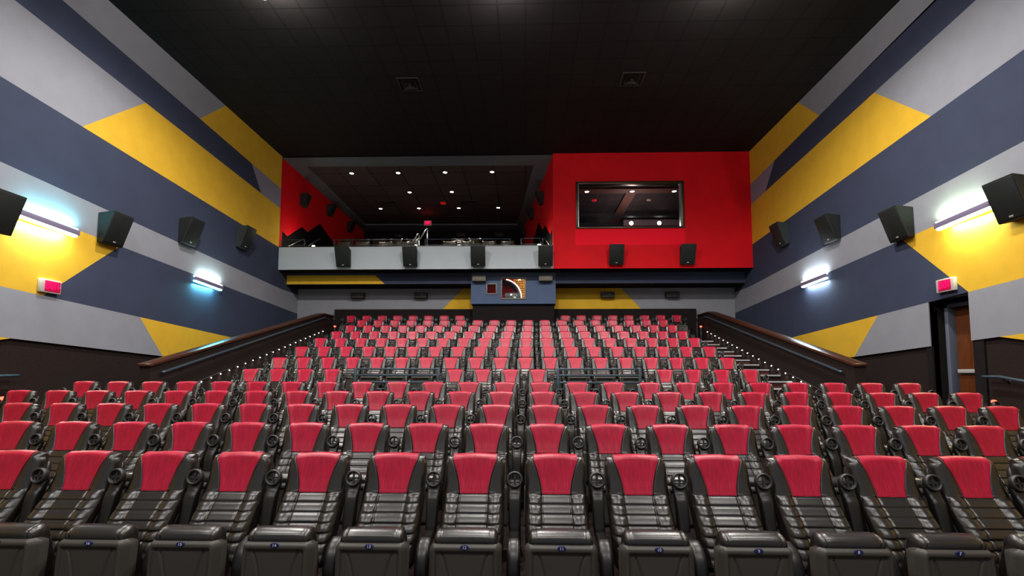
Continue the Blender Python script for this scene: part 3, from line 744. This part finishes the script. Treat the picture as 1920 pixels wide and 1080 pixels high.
def step_lights(X, side, p, q, n, label):
    t = thing('step_light_strip', label, 'light strip', (X, p[0], p[1]))
    mb = MB(); mb.tube([(side * .008, -.3, -.3 * (q[1] - p[1]) / (q[0] - p[0]) + .035), (side * .008, q[0] - p[0] + .1, q[1] - p[1] + .06)], .009, 6); mb.build('cable_track', BLACKP, t)
    b = bmesh.new(); bmesh.ops.create_uvsphere(b, u_segments=10, v_segments=6, radius=.013)
    mb = MB(); mb.bm(b, 0, True); me = mb.mesh('lamp', STEPL)
    for i in range(n):
        f = i / (n - 1)
        o = bpy.data.objects.new('lamp', me); COL.objects.link(o); o.parent = t
        o.location = (side * .024, (q[0] - p[0]) * f, (q[1] - p[1]) * f)
step_lights(-7.35, 1, (10.35, 1.35), (17.1, 3.18), 21, 'row of small white step lights along the left stair parapet')
step_lights(6.45, -1, (10.75, 1.27), (17.1, 3.15), 20, 'row of small white step lights along the right stair parapet')
for p, q, n, sx in (((10.35, 1.35), (17.1, 3.18), 21, -7.35 + .055), ((10.75, 1.27), (17.1, 3.15), 20, 6.45 - .055)):
    for i in range(n):
        f = i / (n - 1)
        lamp('SPOT', 'step_glow', (sx, p[0] + (q[0] - p[0]) * f, p[1] + (q[1] - p[1]) * f - .02), 1.1, (1, .95, .85), size=.015, angle=2.2, blend=.9)

# stairs beside the parapets: two risers per row, pale nosings
def stairs(xa, xb, label):
    t = thing('aisle_stairs', label, 'stairs', ((xa + xb) / 2, EDGE[7], FZ[6])); o = Vector(t.location)
    for r in range(7, 14):
        yh = EDGE[r] - .53
        zs_ = (FZ[r] + FZ[r - 1]) / 2
        mb = MB(); mb.box(xa - o.x, xb - o.x, yh - o.y, EDGE[r] - .002 - o.y, FZ[r - 1] + .001 - o.z, zs_ - o.z); mb.build('step', STEPRED, t)
        for yy, zz in ((yh, zs_), (EDGE[r], FZ[r])):
            mb = MB(); mb.box(xa - o.x, xb - o.x, yy - .03 - o.y, yy + .05 - o.y, zz - .035 - o.z, zz + .004 - o.z, bev=.004); mb.build('nosing', NOSE, t)
STEPRED = mat('step_carpet', lin((84, 38, 34)), .9, noise=(30, .4))
stairs(-7.34, -6.20, 'carpeted aisle stairs with pale nosings beside the left parapet')
stairs(5.10, 6.44, 'carpeted aisle stairs with pale nosings beside the right parapet')
# little posts with red lamps at the top of the stairs and by the front side walls
REDL = emis('red_marker_glow', (1, .04, .02), 12)
def red_post(x, y, z0_, z1_, label):
    t = thing('marker_post', label, 'marker light', (x, y, z0_)); h = z1_ - z0_
    mb = MB(); mb.tube([(0, 0, 0), (0, 0, h - .03)], .018, 8); mb.build('post', RAIL, t)
    b = bmesh.new(); bmesh.ops.create_uvsphere(b, u_segments=12, v_segments=8, radius=.04)
    for v in b.verts: v.co.z = v.co.z * .7 + h
    mb = MB(); mb.bm(b, 0, True); mb.build('red_lamp', REDL, t)
red_post(-6.98, 17.30, FZ[13], 3.38, 'thin post with a small red lamp at the top of the left stairs')
red_post(6.28, 17.30, FZ[13], 3.36, 'thin post with a small red lamp at the top of the right stairs')
red_post(XL + .25, 7.72, .30, 1.21, 'low post with a glowing red lamp beside the left wall, at the photo edge')
red_post(XR - .30, 8.1, .30, 1.19, 'low post with a glowing red lamp below the right wall handrail')

# guard rails in front of the seventh row
def row_guard(xa, xb, label):
    y = 10.42; t = thing('guard_rail', label, 'rail', ((xa + xb) / 2, y, FZ[6])); w = (xb - xa) / 2; zz = FZ[6]
    for z in (1.735, 1.60, 1.445):
        mb = MB(); mb.box(-w, w, -.02, .02, z - .022 - zz, z + .022 - zz, bev=.008); mb.build('rail', RAIL, t)
    for x in (-w + .02, w - .02):
        mb = MB(); mb.box(x - .03, x + .03, -.026, .026, 0, 1.76 - zz, bev=.008); mb.build('post', RAIL, t)
    mb = MB(); mb.box(-w, w, -.015, .015, 1.29 - zz, 1.32 - zz, bev=.006); mb.build('rail', RAIL, t)
EDGE7G = 10.42
row_guard(-3.74, -1.87, 'blue-gray steel guard rail across the left gap of the sixth seat row')
row_guard(.68, 2.48, 'blue-gray steel guard rail across the right gap of the sixth seat row')

# ------------------------------------------------------------------ cinema seats
PROF = [(.36, -.300), (.42, -.272), (.50, -.235), (.59, -.185), (.647, -.135), (.703, -.085), (.76, -.040), (.85, -.006), (.93, .022), (1.0, .046), (1.05, .06)]
def prof_y(z):
    return (interp(PROF, z - .02) + interp(PROF, z) + interp(PROF, z + .02)) / 3
ZT = .975
SEAMS = [.760, .703, .647, .590, .533, .476]
T2 = .055
def red_hw(z):
    return .099 + .071 * max(0.0, (z - .762) / .236) ** 1.7
def half_w(z):
    w = .2185
    if z > .948:
        w = .1985 + .02 * math.sqrt(max(0, 1 - ((z - .948) / .030) ** 2))
    return w
def g(x, c, s):
    return math.exp(-((x - c) / s) ** 2)
def surf(x, l):
    """front surface of the backrest; l up to ZT is height, beyond wraps over the top (l = ZT + t*0.03)"""
    z = min(l, ZT); t = max(0.0, (l - ZT) / .03)
    w = half_w(z); q = min(1.0, abs(x) / w)
    se = (1 - q ** 5) ** .2
    yc = prof_y(z) + T2
    y = yc - T2 * se * math.cos(min(t, 2) * math.pi / 2)
    zz = z + .026 * math.sin(min(t, 2) * math.pi / 2) + .020 * (1 - (x / .2185) ** 2) * smooth(.84, .97, z)
    if t < .9:
        k = (1 - t / .9)
        low = 1 - smooth(.745, .775, z)
        ax = abs(x)
        y -= k * (.026 * low + .012 * (1 - low)) * smooth(.085, .15, ax) * (1 - smooth(.185, .218, ax))
        for s_ in SEAMS:
            zs_ = s_ + (.006 * smooth(.1, .2, ax))
            y += k * .0085 * g(z, zs_, .0042) * (1 - smooth(.185, .213, ax))
        if low > 0:
            ph = (z - .760) / .057
            y -= k * low * .007 * math.sqrt(abs(math.sin(math.pi * ph))) * (1 - smooth(.175, .212, ax))
        c = .099 if z < .762 else red_hw(z)
        y += k * .010 * g(ax, c, .0045)
    return (x, y, zz)
def backrest_mesh():
    mb = MB(); xs0 = [0, .03, .06, .08, .09, .095, .099, .103, .108, .118, .135, .15, .165, .18, .19, .20, .207, .213, .2165, .2185]
    xs_ = [-v for v in xs0[:0:-1]] + xs0
    lv = []
    z = .37
    while z < .80: lv.append(z); z += .0065
    while z < ZT: lv.append(z); z += .012
    lv += [ZT + .03 * t for t in (0, .2, .4, .6, .8, 1.0, 1.2, 1.4, 1.6, 1.8, 2.0)]
    grid = []
    for l in lv:
        row = []
        w = half_w(min(l, ZT))
        for x in xs_:
            zz = min(l, ZT); c_ = .099 if zz < .762 else red_hw(zz); ax = abs(x)
            xx = ax * c_ / .099 if ax <= .099 else c_ + (ax - .099) / (.2185 - .099) * (w - c_)
            xx = math.copysign(xx, x)
            row.append(surf(xx, l))
        grid.append(row)
    nb = len(xs_)
    # close over the back: back rows from top down
    back = []
    for l in (ZT, .9, .8, .7, .6, .5, .37):
        w = half_w(l); yb_ = prof_y(l) + 2 * T2
        back.append([(x / .2185 * w, yb_ - T2 * (1 - (1 - min(1, abs(x) / .2185) ** 5) ** .2), l + .020 * (1 - (x / .2185) ** 2) * smooth(.84, .97, l)) for x in xs_])
    rows_ = grid + back[1:]
    V = [p for r in rows_ for p in r]; F = []
    R = len(rows_)
    for i in range(R):
        i2 = (i + 1) % R
        for j in range(nb - 1):
            F.append((i * nb + j, i * nb + j + 1, i2 * nb + j + 1, i2 * nb + j))
    # stitch the sides: every front row edge to back row edge shares position approx
    mb.add(V, F, 0, True)
    for j in (0, nb - 1):
        mb.add([r[j] for r in rows_], [tuple(range(R))], 0, False)
    return mb.mesh('backrest', LEATHER)
def panel_mesh():
    mb = MB(); lv = []
    z = .764
    while z < ZT: lv.append(z); z += .008
    lv += [ZT + .03 * t for t in (0, .2, .4, .6, .8, 1.0, 1.3)]
    rows_ = []
    N = 16
    for l in lv:
        hw = red_hw(min(l, ZT)) - .002; row = []
        t = max(0, (l - ZT) / .03)
        hw = min(hw, half_w(min(l, ZT)) * .97)
        for k in range(N + 1):
            u = -1 + 2 * k / N
            p = surf(u * hw, l)
            puff = .0045 * (1 - u ** 8) + .011 * (u ** 8) + .001
            ca, sa = math.cos(t * math.pi / 2), math.sin(t * math.pi / 2)
            row.append((p[0], p[1] - puff * ca, p[2] + puff * sa))
        rows_.append(row)
    V = [p for r in rows_ for p in r]; n = N + 1
    F = [(i * n + j, i * n + j + 1, (i + 1) * n + j + 1, (i + 1) * n + j) for i in range(len(rows_) - 1) for j in range(N)]
    mb.add(V, F, 0, True)
    pm = MB(); path = []
    for l in lv[::-1]:
        hw = min(red_hw(min(l, ZT)), half_w(min(l, ZT)) * .985); path.append((-1, hw, l))
    path2 = [(-s_, hw, l) for s_, hw, l in path[::-1]]
    def pt(s_, hw, l):
        p = surf(s_ * hw, l); t = max(0, (l - ZT) / .03)
        return (p[0], p[1] - .004 * math.cos(t * math.pi / 2), p[2] + .004 * math.sin(t * math.pi / 2))
    P = [pt(*a) for a in path[:-1]] + [(-.098, surf(-.098, .764)[1] - .004, .763), (0, surf(0, .764)[1] - .004, .762), (.098, surf(.098, .764)[1] - .004, .763)] + [pt(*a) for a in path2[1:]]
    pm.tube(P, .0026, 5)
    return mb.mesh('headrest_panel', REDV), pm.mesh('piping', PIPING)
def rrect(cx, cy, hx, hy, n=24, e=5.0):
    out = []
    for k in range(n):
        a = 2 * math.pi * k / n + math.pi / n
        c, s_ = math.cos(a), math.sin(a)
        out.append((cx + hx * math.copysign(abs(c) ** (2 / e), c), cy + hy * math.copysign(abs(s_) ** (2 / e), s_)))
    return out
def back_shell_mesh():
    mb = MB(); loops = []
    for z, w, t in ((.30, .17, .02), (.34, .20, .032), (.5, .21, .036), (.7, .21, .036), (.88, .208, .034), (.925, .195, .028), (.945, .17, .014)):
        c = prof_y(z) + 2 * T2 + .012
        loops.append([(x, y, z) for x, y in rrect(0, c, w, t, 28)])
    mb.loft(loops); return mb.mesh('back_shell', BLACKP)
def cushion_mesh():
    mb = MB()
    base = [(-.405, .632), (-.43, .643), (-.47, .637), (-.505, .624), (-.522, .606), (-.52, .58), (-.525, .45), (-.53, .32), (-.52, .285), (-.40, .28), (-.34, .29), (-.325, .33), (-.35, .45), (-.385, .57), (-.395, .615)]
    cy = sum(p[0] for p in base) / len(base); cz = .50
    xs0 = [0, .05, .10, .14, .153, .158, .163, .172, .182, .190, .194, .1975]
    xs_ = [-v for v in xs0[:0:-1]] + xs0
    loops = []
    for x in xs_:
        a = abs(x)
        s_ = 1 - .035 * g(a, .158, .004) - (.0 if a < .172 else 1 - math.sqrt(max(0, 1 - ((a - .172) / .0265) ** 2 * .6)))
        pf = .006 * (1 - (a / .2) ** 4)
        loops.append([(x, cy + (y - cy) * s_, cz + (z - cz) * s_ + (pf if z > .6 else 0)) for y, z in base])
    mb.loft(loops); return mb.mesh('seat_cushion', LEATHER)
P0, P1 = Vector((0, -.545, .592)), Vector((0, -.570, .245))
DV = (P1 - P0); LV = DV.length; DV.normalize(); NV = Vector((0, DV.z, -DV.y)).normalized()
if NV.y > 0: NV = -NV
def shell_mesh():
    mb = MB(); NU, NW = 72, 44; rows_ = []
    def depth(x, v, hw):
        ed = min(hw - abs(x), v, LV - v)
        d = -.045 * (1 - smooth(0, .036, ed)) ** 2
        # recessed inner panel
        ih = .178
        ins = min(ih - abs(x), v - .052, LV - .012 - v)
        d -= .016 * smooth(-.004, .010, ins)
        if ins > 0:
            c = .155 - .085 * ((v - .05) / .30) ** .62
            d -= .012 * g(abs(x), c, .0042)
        return d
    for j in range(NW + 1):
        v = LV * (j / NW)
        if j < 10: v = LV * (j / NW) * 1.0
        r = .055
        hw = .2185 - (r - math.sqrt(max(0, r * r - (r - v) ** 2)) if v < r else 0)
        row = []
        for i in range(NU + 1):
            u = -1 + 2 * i / NU
            u = math.copysign(abs(u) ** .85, u)
            x = u * hw
            row.append(Vector((x, 0, 0)) + P0 + DV * v + NV * depth(x, v, hw))
        rows_.append(row)
    V = [tuple(p) for r_ in rows_ for p in r_]; n = NU + 1
    F = [(j * n + i, j * n + i + 1, (j + 1) * n + i + 1, (j + 1) * n + i) for j in range(NW) for i in range(NU)]
    # skirt going back around the cushion
    bd = [(0, i) for i in range(n)] + [(j, NU) for j in range(1, NW + 1)] + [(NW, i) for i in range(NU - 1, -1, -1)] + [(j, 0) for j in range(NW - 1, 0, -1)]
    o = len(V)
    for (j, i) in bd:
        p = rows_[j][i]; V.append(tuple(p - NV * .075 * (1 if j > 3 else .35)))
    m = len(bd)
    for k_ in range(m):
        k2 = (k_ + 1) % m
        F.append((bd[k_][0] * n + bd[k_][1], bd[k2][0] * n + bd[k2][1], o + k2, o + k_))
    F.append(tuple(range(o, o + m)))
    mb.add(V, F, 0, True)
    return mb.mesh('seat_shell', PLASTIC)
def arm_mesh():
    mb = MB(); loops = []
    cl = [(-.128, .50, .030, .020), (-.125, .53, .036, .026), (-.112, .56, .040, .030), (-.098, .60, .041, .034), (-.082, .66, .041, .037), (-.066, .72, .042, .036), (-.052, .755, .042, .032),
          (-.046, .762, .043, .026), (-.034, .79, .046, .024), (-.020, .825, .050, .022), (-.008, .85, .046, .018)]
    for y, z, hx_, t in cl:
        loops.append([(x, yy, z - (yy - y) * .3) for x, yy in rrect(0, y + .012, hx_, t, 20, 4)])
    mb.loft(loops); me = mb.mesh('armrest', BLACKP)
    c = Vector((0, -.03, .860)); ax = Vector((0, -.97, .24)).normalized(); ux = Vector((1, 0, 0)); uz = ax.cross(ux) * -1
    h = MB(); n = 28
    def ring(r, d): return [tuple(c + ax * d + (ux * math.cos(2 * math.pi * k_ / n) + uz * math.sin(2 * math.pi * k_ / n)) * r) for k_ in range(n)]
    h.loft([ring(.040, .012), ring(.046, .019), ring(.054, .017), ring(.058, .008), ring(.058, -.01), ring(.056, -.022), ring(.048, -.026), ring(.041, -.022), ring(.040, -.005)], 0, closed=True)
    for d_ in (ux, uz):
        e_ = uz if d_ is ux else ux
        h.obox(tuple(c - ax * .004), tuple(d_), tuple(e_), tuple(d_.cross(e_)), .043, .0065, .005)
    return me, h.mesh('cup_holder', CUPM)
def leg_mesh():
    mb = MB(); loops = []
    path = [(-.10, .500, .028, .018), (-.135, .515, .034, .026), (-.17, .512, .034, .030), (-.22, .505, .034, .032), (-.26, .498, .036, .036), (-.285, .500, .040, .044), (-.33, .480, .043, .050), (-.37, .440, .044, .052), (-.395, .39, .044, .05), (-.40, .33, .044, .046), (-.395, .20, .042, .042), (-.385, .03, .042, .042), (-.385, .002, .052, .055)]
    P = [Vector((0, a, b)) for a, b, _, _ in path]
    for i, (a, b, hx_, t) in enumerate(path):
        d = (P[min(i + 1, len(P) - 1)] - P[max(i - 1, 0)]).normalized()
        if i == len(P) - 1: d = Vector((0, 0, -1))
        nrm = Vector((0, -d.z, d.y))
        loops.append([tuple(P[i] + Vector((x, 0, 0)) + nrm * yy) for x, yy in rrect(0, 0, hx_, t, 20, 4)])
    mb.loft(loops)
    return mb.mesh('leg', BLACKP)
BACK = backrest_mesh(); PANEL, PIPE = panel_mesh(); BSH = back_shell_mesh(); CUSH = cushion_mesh(); SHELL = shell_mesh(); ARM, CUP = arm_mesh(); LEG = leg_mesh()
def tag_mesh(num):
    c = P0 + DV * .026 + NV * .0015; ux = Vector((1, 0, 0)); uv = -DV
    mb = MB(); n = 20
    ring = lambda s_, d: [tuple(c + ux * (.026 * s_ * math.cos(2 * math.pi * k_ / n)) + uv * (.015 * s_ * math.sin(2 * math.pi * k_ / n)) + NV * d) for k_ in range(n)]
    mb.loft([ring(1, -.004), ring(1, .002), ring(.94, .003)], 0, caps=True, sm=False)
    V, F = text_geo(num, .026, .0006)
    mb.add([tuple(c + ux * v[0] + uv * v[1] * .95 + NV * (.0036 + v[2])) for v in V], F, 1)
    return mb.mesh('number_tag', [TAGB, TAGW])
def ob(name, me, parent, loc=None):
    o = bpy.data.objects.new(name, me); COL.objects.link(o); o.parent = parent
    if loc: o.location = loc
    return o
proto = thing('cinema_seat', 'x', 'cinema seat')
ob('backrest', BACK, proto); hp = ob('headrest_panel', PANEL, proto); ob('piping', PIPE, hp); hp['label'] = 'red vinyl headrest panel'
ob('back_shell', BSH, proto); ob('seat_cushion', CUSH, proto); ob('seat_shell', SHELL, proto)
a_ = ob('armrest', ARM, proto, (S / 2, 0, 0)); ob('cup_holder', CUP, a_)
ob('leg', LEG, proto, (S / 2, 0, 0))
used = [False]
def seat(x, y, z, label, group, first_=False, num=None):
    if not used[0]:
        used[0] = True; s_ = proto; s_.location = (x, y, z); tag(s_, label, None, group)
    else:
        s_ = copy_tree(proto, (x, y, z), label=label, group=group)
    later.append((s_, first_, num))
    return s_
later = []
def finish(s_, first_, num):
    if first_:
        a2 = ob('armrest', ARM, s_, (-S / 2, 0, 0)); ob('cup_holder', CUP, a2); ob('leg', LEG, s_, (-S / 2, 0, 0))
    if num:
        sh = [c for c in s_.children if c.name.startswith('seat_shell')][0]
        ob('number_tag', tag_mesh(num), sh)
rown = {1: 'front', 2: 'second', 3: 'third', 4: 'fourth', 5: 'fifth', 6: 'sixth', 7: 'seventh', 8: 'eighth', 9: 'ninth', 10: 'tenth', 11: 'eleventh', 12: 'twelfth', 13: 'last'}
groups = {1: [(-6.128, -1, 12)], 2: [(-8.145, -1, 16)], 3: [(-10.10, -1, 19)], 4: [(-12.084, -1, 22)], 5: [(-9.079, -4, 19)],
          6: [(-10.567, 0, 3), (-3.05, 0, 3), (4.488, 0, 3)], 7: [(-10.505, 0, 18)], 8: [(-10.49, 0, 18)], 9: [(-10.472, 0, 18)], 10: [(-10.432, 0, 18)],
          11: [(-10.378, 0, 18)], 12: [(-10.356, 0, 18)], 13: [(-11.703, 0, 7), (2.039, 0, 7)]}
for r in range(1, 14):
    n_ = 0
    z = FZ[r]
    for (o_, k0, k1) in groups[r]:
        for k_ in range(k0, k1 + 1):
            x = (o_ + k_ + .5) * S
            extra = ''
            if r == 1: num = str(17 - k_)
            else: num = None
            lb = f'black leather cinema seat with red headrest, {ordn[n_]} from left in the {rown[r]} row'
            seat(x + random.uniform(-.003, .003), D[r], z, lb, f'cinema seats in the {rown[r]} row', first_=(k_ == k0), num=num)
            n_ += 1
for a in later: finish(*a)

# ------------------------------------------------------------------ ambient and colour management
w = bpy.data.worlds.new('world'); sc.world = w; w.use_nodes = True
w.node_tree.nodes['Background'].inputs[0].default_value = (.95, .97, 1.0, 1); w.node_tree.nodes['Background'].inputs[1].default_value = .28
sc.view_settings.view_transform = 'Standard'; sc.view_settings.look = 'None'
sc.view_settings.exposure = 0.0
